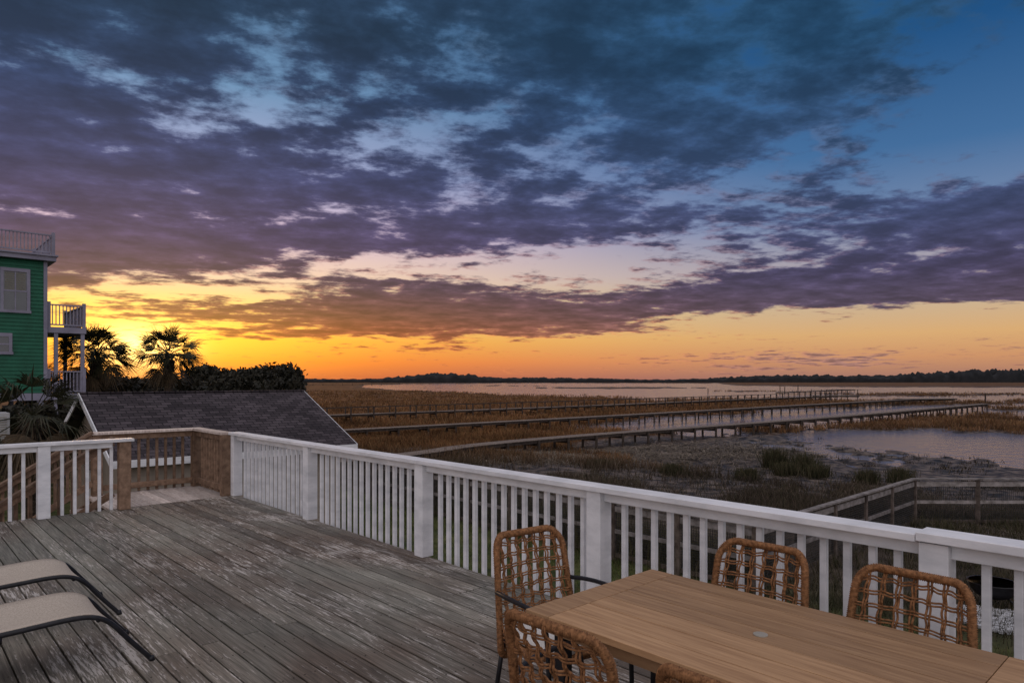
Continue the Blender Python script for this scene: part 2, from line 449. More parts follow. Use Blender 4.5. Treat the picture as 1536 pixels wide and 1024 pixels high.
# ================================================================ GARAGE
gar=empty('garage_building')
ur=-10.66;ue=-7.16;uf=-14.16;va,vb=-.16,6.29;zr,ze=1.48,-.065
mb=MB()
th=.05
def slab(x0,z0,x1,z1,y0,y1,k,t):
    mb.add([(x0,y0,z0),(x1,y0,z1),(x1,y1,z1),(x0,y1,z0),(x0,y0,z0-t),(x1,y0,z1-t),(x1,y1,z1-t),(x0,y1,z0-t)],
           [(0,1,2,3),(7,6,5,4),(0,4,5,1),(1,5,6,2),(2,6,7,3),(3,7,4,0)],k)
slab(ur,zr,ue,ze,va,vb,'shingle',th);slab(ur,zr,uf,ze,va,vb,'shingle',th)
for i in range(46):
    yy=va+(vb-va)*i/46; mb.box(ur-.12,ur+.12,yy,yy+.15,zr-.02,zr+.014+.004*(i%2),'shingle')
mb.obj('roof',parent=gar)
mb=MB()
for yy in (va-.03,vb+.002):
    slab(ur,zr-.01,ue,ze-.01,yy,yy+.028,'white',.17);slab(ur,zr-.01,uf,ze-.01,yy,yy+.028,'white',.17)
mb.box(ue-.002,ue+.025,va,vb,ze-.19,ze-.012,'white')
mb.obj('fascia',parent=gar)
mb=MB()
wx0,wx1=-13.8,-7.5
zz=GZ-.2
while zz<-.25:
    mb.add([(wx1,va+.35,zz),(wx1,vb-.35,zz),(wx1-.02,vb-.35,zz+.15),(wx1-.02,va+.35,zz+.15)],[(0,1,2,3)],'beige');
    mb.add([(wx1-.03,va+.35,zz),(wx1-.03,vb-.35,zz),(wx1,vb-.35,zz),(wx1,va+.35,zz)],[(0,1,2,3)],'beige');zz+=.15
for yy in (va+.35,vb-.35):
    mb.add([(wx0,yy,GZ-.2),(wx1-.021,yy,GZ-.2),(wx1-.021,yy,-.2),(ur,yy,zr-.08),(wx0,yy,-.2)],[(0,1,2,3,4)],'beige')
mb.add([(wx0,va+.35,GZ-.2),(wx0,vb-.35,GZ-.2),(wx0,vb-.35,-.2),(wx0,va+.35,-.2)],[(0,1,2,3)],'beige')
mb.obj('walls',parent=gar)
mb=MB();mb.box(-11.6,-10.0,va+.30,va+.345,GZ,-.7,'white');mb.box(-11.2,-10.4,va+.26,va+.298,-.4,.2,'white');mb.obj('door_and_vent',parent=gar)
# ================================================================ GREEN HOUSE
hs=empty('green_beach_house')
hu=-22.62;hv=.89
mb=MB();zz=1.3
while zz<6.62:
    mb.add([(hu+.03,hv-9,zz),(hu+.03,hv,zz),(hu,hv,zz+.15),(hu,hv-9,zz+.15)],[(0,1,2,3)],'siding')
    mb.add([(hu,hv-9,zz),(hu,hv,zz),(hu+.03,hv,zz),(hu+.03,hv-9,zz)],[(0,1,2,3)],'siding');zz+=.15
mb.box(hu-9,hu-.002,hv-9,hv-.02,1.3,6.7,'siding')
mb.obj('walls',parent=hs)
mb=MB()
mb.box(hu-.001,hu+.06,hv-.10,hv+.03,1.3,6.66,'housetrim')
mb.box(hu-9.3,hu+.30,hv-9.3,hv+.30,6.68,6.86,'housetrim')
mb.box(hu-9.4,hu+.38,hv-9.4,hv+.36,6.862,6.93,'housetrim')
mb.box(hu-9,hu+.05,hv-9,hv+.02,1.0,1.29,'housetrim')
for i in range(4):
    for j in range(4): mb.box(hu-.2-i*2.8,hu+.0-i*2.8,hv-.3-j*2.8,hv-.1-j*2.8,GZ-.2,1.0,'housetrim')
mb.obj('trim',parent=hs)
def hrail(mb,a,b,z0,h=.95,sp=.12,first=0):
    a=Vector(a+(z0,));b=Vector(b+(z0,));L=(b-a).length
    mb.beam(a+Vector((0,0,h)),b+Vector((0,0,h)),.09,.05,'housetrim');mb.beam(a+Vector((0,0,.1)),b+Vector((0,0,.1)),.05,.06,'housetrim')
    n=int(L/sp)
    for i in range(1,n):
        p=a.lerp(b,i/n);mb.box(p.x-.018,p.x+.018,p.y-.018,p.y+.018,z0+.1,z0+h,'housetrim')
    n=max(1,int(L/2.2))
    for i in range(first,n+1):
        p=a.lerp(b,i/n);mb.box(p.x-.06,p.x+.06,p.y-.06,p.y+.06,z0+.001,z0+h+.12,'housetrim')
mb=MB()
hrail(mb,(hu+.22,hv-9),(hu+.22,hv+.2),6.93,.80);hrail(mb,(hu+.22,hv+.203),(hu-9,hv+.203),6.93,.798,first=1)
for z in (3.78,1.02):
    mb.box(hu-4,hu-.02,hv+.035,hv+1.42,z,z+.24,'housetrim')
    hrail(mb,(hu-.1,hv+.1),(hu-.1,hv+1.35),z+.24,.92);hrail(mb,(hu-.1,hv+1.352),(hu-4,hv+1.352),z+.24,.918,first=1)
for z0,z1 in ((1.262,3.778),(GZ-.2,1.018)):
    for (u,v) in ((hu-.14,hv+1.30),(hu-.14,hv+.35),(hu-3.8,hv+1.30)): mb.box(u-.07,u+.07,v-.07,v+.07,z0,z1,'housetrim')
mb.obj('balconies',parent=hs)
def hwin(v0,v1,z0,z1):
    mb=MB();t=.11
    mb.box(hu+.031,hu+.075,v0-t,v1+t,z1,z1+t+.03,'housetrim');mb.box(hu+.031,hu+.085,v0-t-.03,v1+t+.03,z0-t,z0,'housetrim')
    mb.box(hu+.031,hu+.07,v0-t,v0,z0,z1,'housetrim');mb.box(hu+.031,hu+.07,v1,v1+t,z0,z1,'housetrim')
    mb.box(hu+.031,hu+.055,v0,v1,(z0+z1)/2-.03,(z0+z1)/2+.03,'housetrim')
    mb.box(hu+.03,hu+.036,v0,v1,z0,(z0+z1)/2-.03,'glass');mb.box(hu+.03,hu+.036,v0,v1,(z0+z1)/2+.03,z1,'glass')
    if z1-z0>1:
        m_=(z0+z1)/2
        for (za,zb) in ((z0,m_-.03),(m_+.03,z1)):
            mb.box(hu+.037,hu+.052,(v0+v1)/2-.02,(v0+v1)/2+.02,za,zb,'housetrim')
        n=int((z1-m_)/.085)
        for i in range(n):
            z=m_+.05+.085*i
            for (p,q) in ((v0+.04,(v0+v1)/2-.03),((v0+v1)/2+.03,v1-.04)): mb.box(hu+.0365,hu+.042,p,q,z,z+.05,'blind')
    mb.obj('window',parent=hs)
hwin(hv-1.42,hv-.66,4.62,6.15);hwin(hv-2.3,hv-1.25,2.95,3.55);hwin(hv-4.4,hv-3.2,4.62,6.15)
# AC
mb=MB();a=G(-13.2,17.2)
mb.box(a[0]-.4,a[0]+.4,a[1]-.4,a[1]+.4,.15,1.0,'acmetal')
for i in range(12): mb.box(a[0]+.401,a[0]+.415,a[1]-.34,a[1]+.34,.22+i*.06,.245+i*.06,'greyplastic')
mb.box(a[0]-.6,a[0]+.6,a[1]-.6,a[1]+.6,.02,.148,'greywood')
for sx in (-.5,.5):
    for sy in (-.5,.5): mb.box(a[0]+sx-.05,a[0]+sx+.05,a[1]+sy-.05,a[1]+sy+.05,GZ-.2,.02,'greywood')
mb.obj('air_conditioner_unit',bevel=.01)
# ================================================================ YARD FENCE
fencepts=[(-11.5,9.47),(3.8,9.47),(3.8,19.57),G(18.5,21.3),G(26,22.5)]
mb=MB();fh=1.4
for a,b in zip(fencepts[:-1],fencepts[1:]):
    L=math.dist(a,b);n=max(1,round(L/2.0))
    for i in range(n+ (1 if b==fencepts[-1] else 0)):
        t=i/n;p=(a[0]+(b[0]-a[0])*t,a[1]+(b[1]-a[1])*t);mb.box(p[0]-.06,p[0]+.06,p[1]-.06,p[1]+.06,GZ-.4,GZ+fh+.02,'fencewood')
    A=lambda z:Vector((a[0],a[1],z));B=lambda z:Vector((b[0],b[1],z))
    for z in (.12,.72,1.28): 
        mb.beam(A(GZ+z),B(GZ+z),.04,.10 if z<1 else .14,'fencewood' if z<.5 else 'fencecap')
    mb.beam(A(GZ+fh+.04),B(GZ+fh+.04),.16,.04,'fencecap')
    m=int(L/.06)
    for i in range(m):
        p=A(0).lerp(B(0),i/m);mb.box(p.x-.0045,p.x+.0045,p.y-.0045,p.y+.0045,GZ+.1,GZ+1.3,'wire')
    for k in range(20):
        mb.beam(A(GZ+.14+k*.06),B(GZ+.14+k*.06),.009,.009,'wire')
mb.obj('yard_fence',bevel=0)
a=PX(1490,905,GZ)
mb=MB()
mb.tube([(a[0],a[1],GZ+z) for z in (.12,.14,.2,.3,.42,.45,.45,.40,.2)],.4,'black',20,radf=lambda i,N:(.1,.22,.32,.4,.43,.47,.43,.38,.2)[i])
for k in range(3):
    an=k*2.1;mb.tube([(a[0]+.2*math.cos(an),a[1]+.2*math.sin(an),GZ+.2),(a[0]+.42*math.cos(an),a[1]+.42*math.sin(an),GZ)],.02,'black',6)
mb.obj('fire_pit',smooth=True)
a=PX(1520,935,GZ);mb=MB()
for i in range(900):
    r=1.1*math.sqrt(random.random());an=random.random()*6.28;x=a[0]+r*math.cos(an);yv=a[1]+r*math.sin(an)*.7;s=random.uniform(.02,.045)
    mb.beam((x-s,yv,GZ+.02),(x+s,yv+random.uniform(-s,s),GZ+.02+random.uniform(0,.02)),s*1.5,s*1.2,'gravel')
mb.obj('gravel_patch')
# ================================================================ TERRAIN
polys=[
 [(560,577),(640,575.6),(800,574.6),(1060,575),(1110,578.5),(1300,580.5),(1900,582),(1900,598),(1536,600),(1440,602),(1240,600),(1180,597),(1000,599),(930,596),(800,592),(690,589),(600,584),(540,580)],
 [(850,641),(900,632),(1040,623),(1200,613),(1440,605),(1536,606),(1900,610),(1900,624),(1536,620),(1370,625),(1310,632),(1240,640),(1180,644),(1120,646),(1060,646),(950,646)],
 [(1170,650),(1250,642),(1320,642),(1420,646),(1536,652),(1900,668),(1900,712),(1700,704),(1536,698),(1420,684),(1320,670),(1230,658)],
 [(1500,606),(1900,604),(1900,650),(1536,642)],
 [(1130,664),(1200,662),(1280,674),(1360,688),(1300,692),(1200,676)],
]
islands=[(920,581.2,150,1.5),(1400,591.5,150,2.6),(770,578,70,.8),(1060,612,90,4),(1450,637,130,7),(1520,614,60,2),(1130,586,60,.8),(640,581,40,.8)]
def pip(px,py,poly):
    ins=np.zeros(px.shape,bool);n=len(poly)
    for i in range(n):
        x1,y1=poly[i];x2,y2=poly[(i+1)%n]
        if y1==y2:continue
        c=((y1>py)!=(y2>py))&(px<(x2-x1)*(py-y1)/(y2-y1)+x1);ins^=c
    return ins
def watermask(x,d):
    dd=np.maximum(d,1.0)
    nx=(fbm(x/6,d/6,3)-.5);ny=(fbm(x/9,d/9,9)-.5);nf=(fbm(x/1.2,d/1.2,19)-.5)
    py=570+5.07*1024/dd; px=768+1024*x/dd
    k=(py-570)
    near=sst(py,650,670)
    px=px+nx*90; py=py+ny*k*.24+nf*k*(.10+.32*near)
    w=np.zeros(px.shape,bool)
    for p in polys:w|=pip(px,py,p)
    for (cx,cy,rx,ry) in islands: w&=~((((px-cx)/rx)**2+((py-cy)/ry)**2)<1)
    return w&(d>5)
az=np.concatenate([np.radians(np.arange(-58,58,.19)),np.radians(np.arange(58,302,6.1))])
rr=np.concatenate([np.arange(.5,20,1.2),5190/(np.arange(829,573.2,-.62)-570),[2200,3200,5000,9000]])
rr=np.unique(rr)
A,R=np.meshgrid(az,rr);X=R*np.sin(A);D=R*np.cos(A)
Uw=CAM[0]+RT[0]*X+FW[0]*D;Vw=CAM[1]+RT[1]*X+FW[1]*D
wm=watermask(X,D)
wf=wm.astype(float)
for _ in range(2):
    wf[1:-1,:]=(wf[:-2,:]+2*wf[1:-1,:]+wf[2:,:])/4
    wf[:,1:-1]=(wf[:,:-2]+2*wf[:,1:-1]+wf[:,2:])/4
nz=fbm(Uw/3,Vw/3,5)
Z=GZ+(MZ-GZ)*sst(Vw,18,32)+(nz-.5)*.22*sst(Vw,9,16)+(fbm(Uw/.6,Vw/.6,2)-.5)*.12
Z=Z-wf*.45
nr,nc=A.shape
V=np.stack([Uw.ravel(),Vw.ravel(),Z.ravel()],1)
i=np.arange(nr-1)[:,None];j=np.arange(nc)[None,:]
a=i*nc+j;b=i*nc+(j+1)%nc
F=np.stack([a.ravel(),b.ravel(),(b+nc).ravel(),(a+nc).ravel()],1)
wide=wm.astype(float)
for _ in range(14):
    wide[1:-1,:]=(wide[:-2,:]+2*wide[1:-1,:]+wide[2:,:])/4
    wide[:,1:-1]=(wide[:,:-2]+2*wide[:,1:-1]+wide[:,2:])/4
def mudzone(x,d):
    dd=np.maximum(d,1);px=768+1024*x/dd;py=570+5190/dd
    g=1.15*np.exp(-((px-1330)/300)**2-((py-698)/34)**2)+np.exp(-((px-1080)/210)**2-((py-670)/18)**2)
    return g*(d>5)
mud=np.clip(mudzone(X,D)*1.8*(0.4+nz)+np.clip(wide*2.2,0,1)*.8+sst(fbm(X/5,D/5,77),.50,.60)*(D<48)*.8,0,1)
yard=1-sst(Vw+(nz-.5)*3,8.5,12)
pxv=768+1024*X/np.maximum(D,1)
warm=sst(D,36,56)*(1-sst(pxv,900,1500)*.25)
mat,nt,bs=newmat('marsh_ground');L=nt.links.new
def attrn(n):
    a=nt.nodes.new('ShaderNodeAttribute');a.attribute_name=n;return a.outputs['Fac']
def nse(s,d=6,sc=(1,1,1)):
    t=nt.nodes.new('ShaderNodeTexCoord');mp=nt.nodes.new('ShaderNodeMapping');mp.inputs['Scale'].default_value=sc
    n=nt.nodes.new('ShaderNodeTexNoise');n.inputs['Scale'].default_value=s;n.inputs['Detail'].default_value=d
    L(t.outputs['Object'],mp.inputs[0]);L(mp.outputs[0],n.inputs['Vector']);return n.outputs['Fac']
def rmp(f,c1,c2,lo=.35,hi=.65):
    r=nt.nodes.new('ShaderNodeValToRGB');e=r.color_ramp.elements;e[0].position=lo;e[1].position=hi;e[0].color=c1;e[1].color=c2;L(f,r.inputs[0]);return r.outputs[0]
def mx(f,a,b):
    m=nt.nodes.new('ShaderNodeMix');m.data_type='RGBA';L(f,m.inputs[0]);L(a,m.inputs[6]);L(b,m.inputs[7]);return m.outputs[2]
n1=nse(1.3);n2=nse(.12,5);n3=nse(1.6,9)
c=rmp(n1,(.030,.024,.019,1),(.095,.073,.055,1))
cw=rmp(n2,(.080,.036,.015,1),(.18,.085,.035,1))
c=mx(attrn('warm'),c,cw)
cm=rmp(n3,(.020,.016,.015,1),(.15,.115,.092,1),.42,.62);c=mx(attrn('mud'),c,cm)
cy=rmp(n3,(.025,.035,.010,1),(.085,.090,.030,1));c=mx(attrn('yard'),c,cy)
L(c,bs.inputs['Base Color']);bs.inputs['Roughness'].default_value=.9;bs.inputs['Specular IOR Level'].default_value=.15
rg=nt.nodes.new('ShaderNodeMapRange');rg.inputs[1].default_value=0;rg.inputs[2].default_value=1;rg.inputs[3].default_value=.9;rg.inputs[4].default_value=.5;L(attrn('mud'),rg.inputs[0]);L(rg.outputs[0],bs.inputs['Roughness'])
bp=nt.nodes.new('ShaderNodeBump');bp.inputs['Strength'].default_value=1.0;bp.inputs['Distance'].default_value=.25;L(n3,bp.inputs['Height']);L(bp.outputs[0],bs.inputs['Normal'])
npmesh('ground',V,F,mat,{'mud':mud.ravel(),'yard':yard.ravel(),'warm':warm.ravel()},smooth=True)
# water
mat,nt,bs=newmat('marsh_water');L=nt.links.new
bs.inputs['Base Color'].default_value=(.13,.13,.16,1);bs.inputs['Roughness'].default_value=.17;bs.inputs['IOR'].default_value=1.40
nn=nse(1.1,5,(1,1,1));bp=nt.nodes.new('ShaderNodeBump');bp.inputs['Strength'].default_value=.6;bp.inputs['Distance'].default_value=.18;L(nn,bp.inputs['Height']);L(bp.outputs[0],bs.inputs['Normal'])
c=[G(-2500,20),G(4500,20),G(4500,4000),G(-2500,4000)]
V=np.array([(p[0],p[1],-3.36) for p in c]);npmesh('water',V,np.array([[0,1,2,3]]),mat)
# ---------------------------------------------------------------- grass
def colormat(name,rough=.8):
    m,nt,b=newmat(name);a=nt.nodes.new('ShaderNodeAttribute');a.attribute_name='Col';nt.links.new(a.outputs['Color'],b.inputs['Base Color'])
    b.inputs['Roughness'].default_value=rough;b.inputs['Specular IOR Level'].default_value=.1;return m
gm=colormat('grass_blades')
def grass(name,px,py,zc,nb,hh,ww,colf,lean=.35,flat=False):
    d=(CAM[2]-zc)*1024/(py-570);x=(px-768)/1024*d
    return grassxd(name,x,d,nb,hh,ww,colf,lean,flat)
def grassxd(name,x,d,nb,hh,ww,colf,lean=.35,flat=False):
    keep=~watermask(x,d);x=x[keep];d=d[keep]
    n=len(x);u=CAM[0]+RT[0]*x+FW[0]*d;v=CAM[1]+RT[1]*x+FW[1]*d
    u=np.repeat(u,nb);v=np.repeat(v,nb);x=np.repeat(x,nb);d=np.repeat(d,nb);N=len(u)
    sp=.10+.002*d
    u=u+rng.normal(0,1,N)*sp;v=v+rng.normal(0,1,N)*sp
    z=GZ+(MZ-GZ)*sst(v,18,32)+(fbm(u/3,v/3,5)-.5)*.22*sst(v,9,16)-.03
    H=hh(x,d)*rng.uniform(.5,1.25,N);W=np.maximum(ww,.00045*d)*rng.uniform(.7,1.3,N)
    an=rng.uniform(0,2*np.pi,N);lx=rng.normal(0,lean,N)*H;ly=rng.normal(0,lean,N)*H
    if flat:
        H2=H;lx=np.cos(an+1.57)*H2;ly=np.sin(an+1.57)*H2;H=rng.uniform(0,.12,N)+.02;z=z+rng.uniform(0,.15,N)
    p0=np.stack([u-np.cos(an)*W,v-np.sin(an)*W,z],1);p1=np.stack([u+np.cos(an)*W,v+np.sin(an)*W,z],1)
    p2=np.stack([u+lx+np.cos(an)*W*.3,v+ly+np.sin(an)*W*.3,z+H],1);p3=np.stack([u+lx-np.cos(an)*W*.3,v+ly-np.sin(an)*W*.3,z+H],1)
    V=np.stack([p0,p1,p2,p3],1).reshape(-1,3);F=np.arange(4*N).reshape(-1,4)
    C=colf(u,v,x,d,N);C=np.repeat(C,4,axis=0)
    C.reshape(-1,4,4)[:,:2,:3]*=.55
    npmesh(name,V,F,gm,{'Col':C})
def pal(cs,N,t=None):
    cs=np.array(cs);i=rng.integers(0,len(cs),N);C=np.ones((N,4));C[:,:3]=cs[i]*rng.uniform(.65,1.35,N)[:,None];return C
def colmarsh(u,v,x,d,N):
    C1=pal([(.20,.095,.040),(.26,.135,.058),(.14,.064,.029),(.19,.115,.052)],N);C2=pal([(.085,.064,.046),(.12,.094,.072),(.052,.040,.031),(.058,.053,.031)],N)
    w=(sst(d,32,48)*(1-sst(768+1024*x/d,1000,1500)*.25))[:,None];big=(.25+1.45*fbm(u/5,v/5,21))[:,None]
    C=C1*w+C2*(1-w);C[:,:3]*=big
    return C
n=58000
px=rng.uniform(380,1620,n);py=586+(800-586)*rng.random(n)**1.15
d=5.0*1024/(py-570);x=(px-768)/1024*d
u=CAM[0]+RT[0]*x+FW[0]*d;v=CAM[1]+RT[1]*x+FW[1]*d
k=(v>10.3)&~((mudzone(x,d)>.22+.30*fbm(x/3,d/3,8)))&~((u<-6.5)&(v<7))&(rng.random(n)<-.55+2.4*fbm(x/2.2,d/2.2,31)+sst(d,38,55)*1.2)&~((fbm(x/5,d/5,77)>.56)&(d<48)&(rng.random(n)<.85))
x=x[k];d=d[k]
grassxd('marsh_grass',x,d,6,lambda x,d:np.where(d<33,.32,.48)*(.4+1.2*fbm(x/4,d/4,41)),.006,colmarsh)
# sparse dark tufts over the mudflat
n=1500;px=rng.normal(1260,190,n);py=rng.normal(698,22,n);ok=(py>650)&(py<760)
px=px[ok];py=py[ok];d=5.0*1024/(py-570);x=(px-768)/1024*d;ok=fbm(x/1.6,d/1.6,91)>.56
grassxd('mudflat_tufts',x[ok],d[ok],7,lambda x,d:.20+0*d,.006,lambda u,v,x,d,N:pal([(.035,.030,.018),(.06,.048,.032),(.085,.068,.05)],N))
n=9000;u=rng.uniform(-12,14,n);v=rng.uniform(.6,9.6,n)
x=(u-CAM[0])*RT[0]+(v-CAM[1])*RT[1];d=(u-CAM[0])*FW[0]+(v-CAM[1])*FW[1];k=d>4
grassxd('lawn_grass',x[k],d[k],7,lambda x,d:.11+0*d,.006,lambda u,v,x,d,N:pal([(.09,.13,.03),(.13,.15,.045),(.15,.13,.06),(.06,.09,.025)],N))
n=9000;u=rng.uniform(3.9,18,n);v=rng.uniform(7.0,25,n)
x=(u-CAM[0])*RT[0]+(v-CAM[1])*RT[1];d=(u-CAM[0])*FW[0]+(v-CAM[1])*FW[1];k=(d>6)&(rng.random(n)<-.2+2.0*fbm(u/1.5,v/1.5,61))
grassxd('scrub_grass',x[k],d[k],8,lambda x,d:.30*(.4+1.2*fbm(x/1.4,d/1.4,41)),.006,lambda u,v,x,d,N:pal([(.055,.052,.026),(.085,.070,.045),(.04,.042,.02),(.11,.09,.06)],N))
n=1500;u=rng.uniform(-9,3.6,n);v=rng.normal(10.4,.5,n)
x=(u-CAM[0])*RT[0]+(v-CAM[1])*RT[1];d=(u-CAM[0])*FW[0]+(v-CAM[1])*FW[1]
grassxd('tall_weeds',x,d,7,lambda x,d:.75+0*d,.006,lambda u,v,x,d,N:pal([(.10,.085,.05),(.07,.07,.03),(.13,.11,.075)],N),.2)
n=4200;px=np.concatenate([rng.normal(815,65,n//2),rng.normal(1010,120,n//2)]);py=np.concatenate([rng.normal(691,7,n//2),rng.normal(680,9,n//2)])
grass('dead_reed_wrack',px,py,MZ,7,lambda x,d:.5+0*d,.012,lambda u,v,x,d,N:pal([(.20,.16,.12),(.28,.23,.18),(.14,.11,.085)],N),flat=True)
for (px0,py0,hh) in ((1162,700,1.0),(1205,706,.8),(1180,712,.6),(1350,722,.6),(1300,726,.6),(1120,722,.5),(1225,716,.6),(1010,716,.5),(900,708,.4)):
    n=110;p=rng.normal(px0,7,n);q=rng.normal(py0,1.6,n)
    grass('marsh_shrub',p,q,MZ,8,lambda x,d:hh+0*d,.006,lambda u,v,x,d,N:pal([(.035,.038,.018),(.06,.055,.028),(.09,.075,.045)],N),.25)
# ================================================================ PIERS
def pier(name,pts,z=-2.2,w=1.3,sp=3.0,planks=True,tall=0,base=MZ-.5,rope=False):
    mb=MB();P=[Vector(G(*p)+(z,)) for p in pts];P=smoothpts(P,2)
    for a,b in zip(P[:-1],P[1:]):
        dd=(b-a).normalized();sd=Vector((dd.y,-dd.x,0))
        for s in (-.42,.42):
            mb.beam(a+sd*w*s+Vector((0,0,-.13)),b+sd*w*s+Vector((0,0,-.13)),.05,.2,'darkwood')
        if not planks: mb.beam(a+Vector((0,0,0)),b,w,.05,'greywood')
    if planks:
        Q=resample(P,.15)
        for i in range(len(Q)-1):
            dd=(Q[i+1]-Q[i]).normalized();sd=Vector((dd.y,-dd.x,0));o=random.uniform(-.02,.02)
            mb.beam(Q[i]-sd*(w/2+o),Q[i]+sd*(w/2-o),.138,.035,'greywood')
    Q=resample(P,sp)
    for i,q in enumerate(Q[:-1]):
        dd=(Q[i+1]-q).normalized();sd=Vector((dd.y,-dd.x,0))
        top=tall if tall else -.03
        for s in (-.5,.5):
            p=q+sd*w*s*1.05;mb.tube([(p.x,p.y,base),(p.x,p.y,z+top+random.uniform(-.02,.0))],.095,'darkwood',8)
        mb.beam(q-sd*(w*.6)+Vector((0,0,-.3)),q+sd*(w*.6)+Vector((0,0,-.3)),.05,.2,'darkwood')
        if tall:
            for s in (-.5,.5): 
                p=q+sd*w*s*1.05;p2=Q[i+1]+sd*w*s*1.05;mb.beam(p+Vector((0,0,tall-.08)),p2+Vector((0,0,tall-.08)),.04,.06,'darkwood')
    mb.obj(name)
pier('marsh_boardwalk',[(-10.5,33.0),(-7.5,35.0),(-4.8,38.2),(-2.6,42.5),(6.6,51.4),(20,62.0),(41,80),(81,117)],planks=True)
pier('marsh_boardwalk',[(-24,47),(-14.3,54.6),(2,69),(19.3,85),(48,112),(88,148)],planks=True)
pier('marsh_boardwalk',[(-40,63),(-20.6,79),(10,106),(45,141),(84,178)],planks=False,tall=.9)
pier('dock_platform',[(84,146),(97,152)],w=5,planks=False,tall=0)
pier('dock_platform',[(80,178),(90,180)],w=6,planks=False,tall=1.6)
pier('distant_pier',[(-190,620),(-150,640),(-118,650)],w=3,sp=9,planks=False,tall=1.2)
pier('distant_pier',[(-150,800),(-85,820)],w=4,sp=9,planks=False,tall=2.5)
pier('distant_pier',[(90,230),(150,300)],w=2,sp=6,planks=False,tall=0)
mb=MB()
for (px,py,h) in ((1170,590,3.2),(1177,590,2.6),(1197,591,3.4),(1478,604,2.2),(1062,590,2.0),(1240,592,1.8)):
    a=PX(px,py,-3.3);mb.tube([(a[0],a[1],-3.8),(a[0],a[1],-3.3+h)],.16,'darkwood',8)
mb.obj('mooring_pilings')
# ================================================================ FOLIAGE
def foliage(name,clumps,n,size,mat='leaf',trunks=()):
    e=empty(name)
    C=np.array(clumps);vol=(C[:,3]*C[:,4]);idx=rng.choice(len(C),n,p=vol/vol.sum())
    dr=rng.normal(0,1,(n,3));dr/=np.linalg.norm(dr,axis=1)[:,None];rad=rng.random(n)**.4
    P=C[idx,:3]+dr*C[idx][:,3:6]*rad[:,None]*rng.uniform(.8,1.12,n)[:,None]
    a=rng.normal(0,1,(n,3));a/=np.linalg.norm(a,axis=1)[:,None];b=np.cross(a,rng.normal(0,1,(n,3)));b/=np.linalg.norm(b,axis=1)[:,None]
    s=size*rng.uniform(.5,1.3,n)[:,None]
    V=np.stack([P-a*s,P+b*s*.5,P+a*s,P-b*s*.5],1).reshape(-1,3);F=np.arange(4*n).reshape(-1,4)
    r=np.repeat(rng.random(n),4)
    npmesh('crown',V,F,M[mat],{'rnd':r},parent=e)
    mb=MB()
    for (x,y,z0,z1,rr_) in trunks:
        mb.tube([(x,y,z0),(x+.1,y,z0+(z1-z0)*.5),(x-.1,y+.1,z1)],rr_,'trunk',8,radf=lambda i,N:rr_*(1,.75,.4)[i])
        for k in range(4):
            an=k*1.6;mb.tube([(x+.05,y,z0+(z1-z0)*.5),(x+math.cos(an)*1.2,y+math.sin(an)*1.2,z1)],rr_*.4,'trunk',6)
    if trunks:mb.obj('trunk',parent=e)
def cl(px0,px1,ytop_f,d0,d1,n,base=GZ,k=1.0):
    out=[]
    for i in range(n):
        d=random.uniform(d0,d1);px=random.uniform(px0,px1);x=(px-768)/1024*d;u,v=G(x,d)
        r=random.uniform(.35,1.2)*d/55*k
        yt=ytop_f(px)+random.uniform(0,7)+ (1.2-r)*3;zt=CAM[2]+(570-yt)/1024*d
        z=zt-r*.8
        out.append((u,v,z,r*1.25,r*1.25,r*.85))
        out.append((u,v,z-r*1.2,r*1.5,r*1.5,r));
        if z-2.4*r>base: out.append((u,v,z-r*2.3,r*1.4,r*1.4,r))
        if z-3.4*r>base: out.append((u,v,z-r*3.3,r*1.4,r*1.4,r))
    return out
def g1(px,c,w,a,b): return b+(a-b)*math.exp(-((px-c)/w)**2)
for (c,w,top) in ((420,34,541),(382,26,546),(338,28,549),(304,20,541)):
    d=random.uniform(52,62);x=(c-768)/1024*d;u,v=G(x,d)
    foliage('live_oak_tree',cl(c-w,c+w,lambda p:g1(p,c,w*1.2,top,top+16),d-2,d+2,20),11000,.19,trunks=[(u,v,GZ,1.2,.3)])
foliage('coastal_shrubs',cl(150,456,lambda p:561+4*math.sin(p*.05),46,52,56),17000,.2)
foliage('coastal_shrubs',cl(90,300,lambda p:563,33,40,34),11000,.17)
foliage('coastal_shrubs',cl(-40,110,lambda p:602,22,27,18),8000,.14)
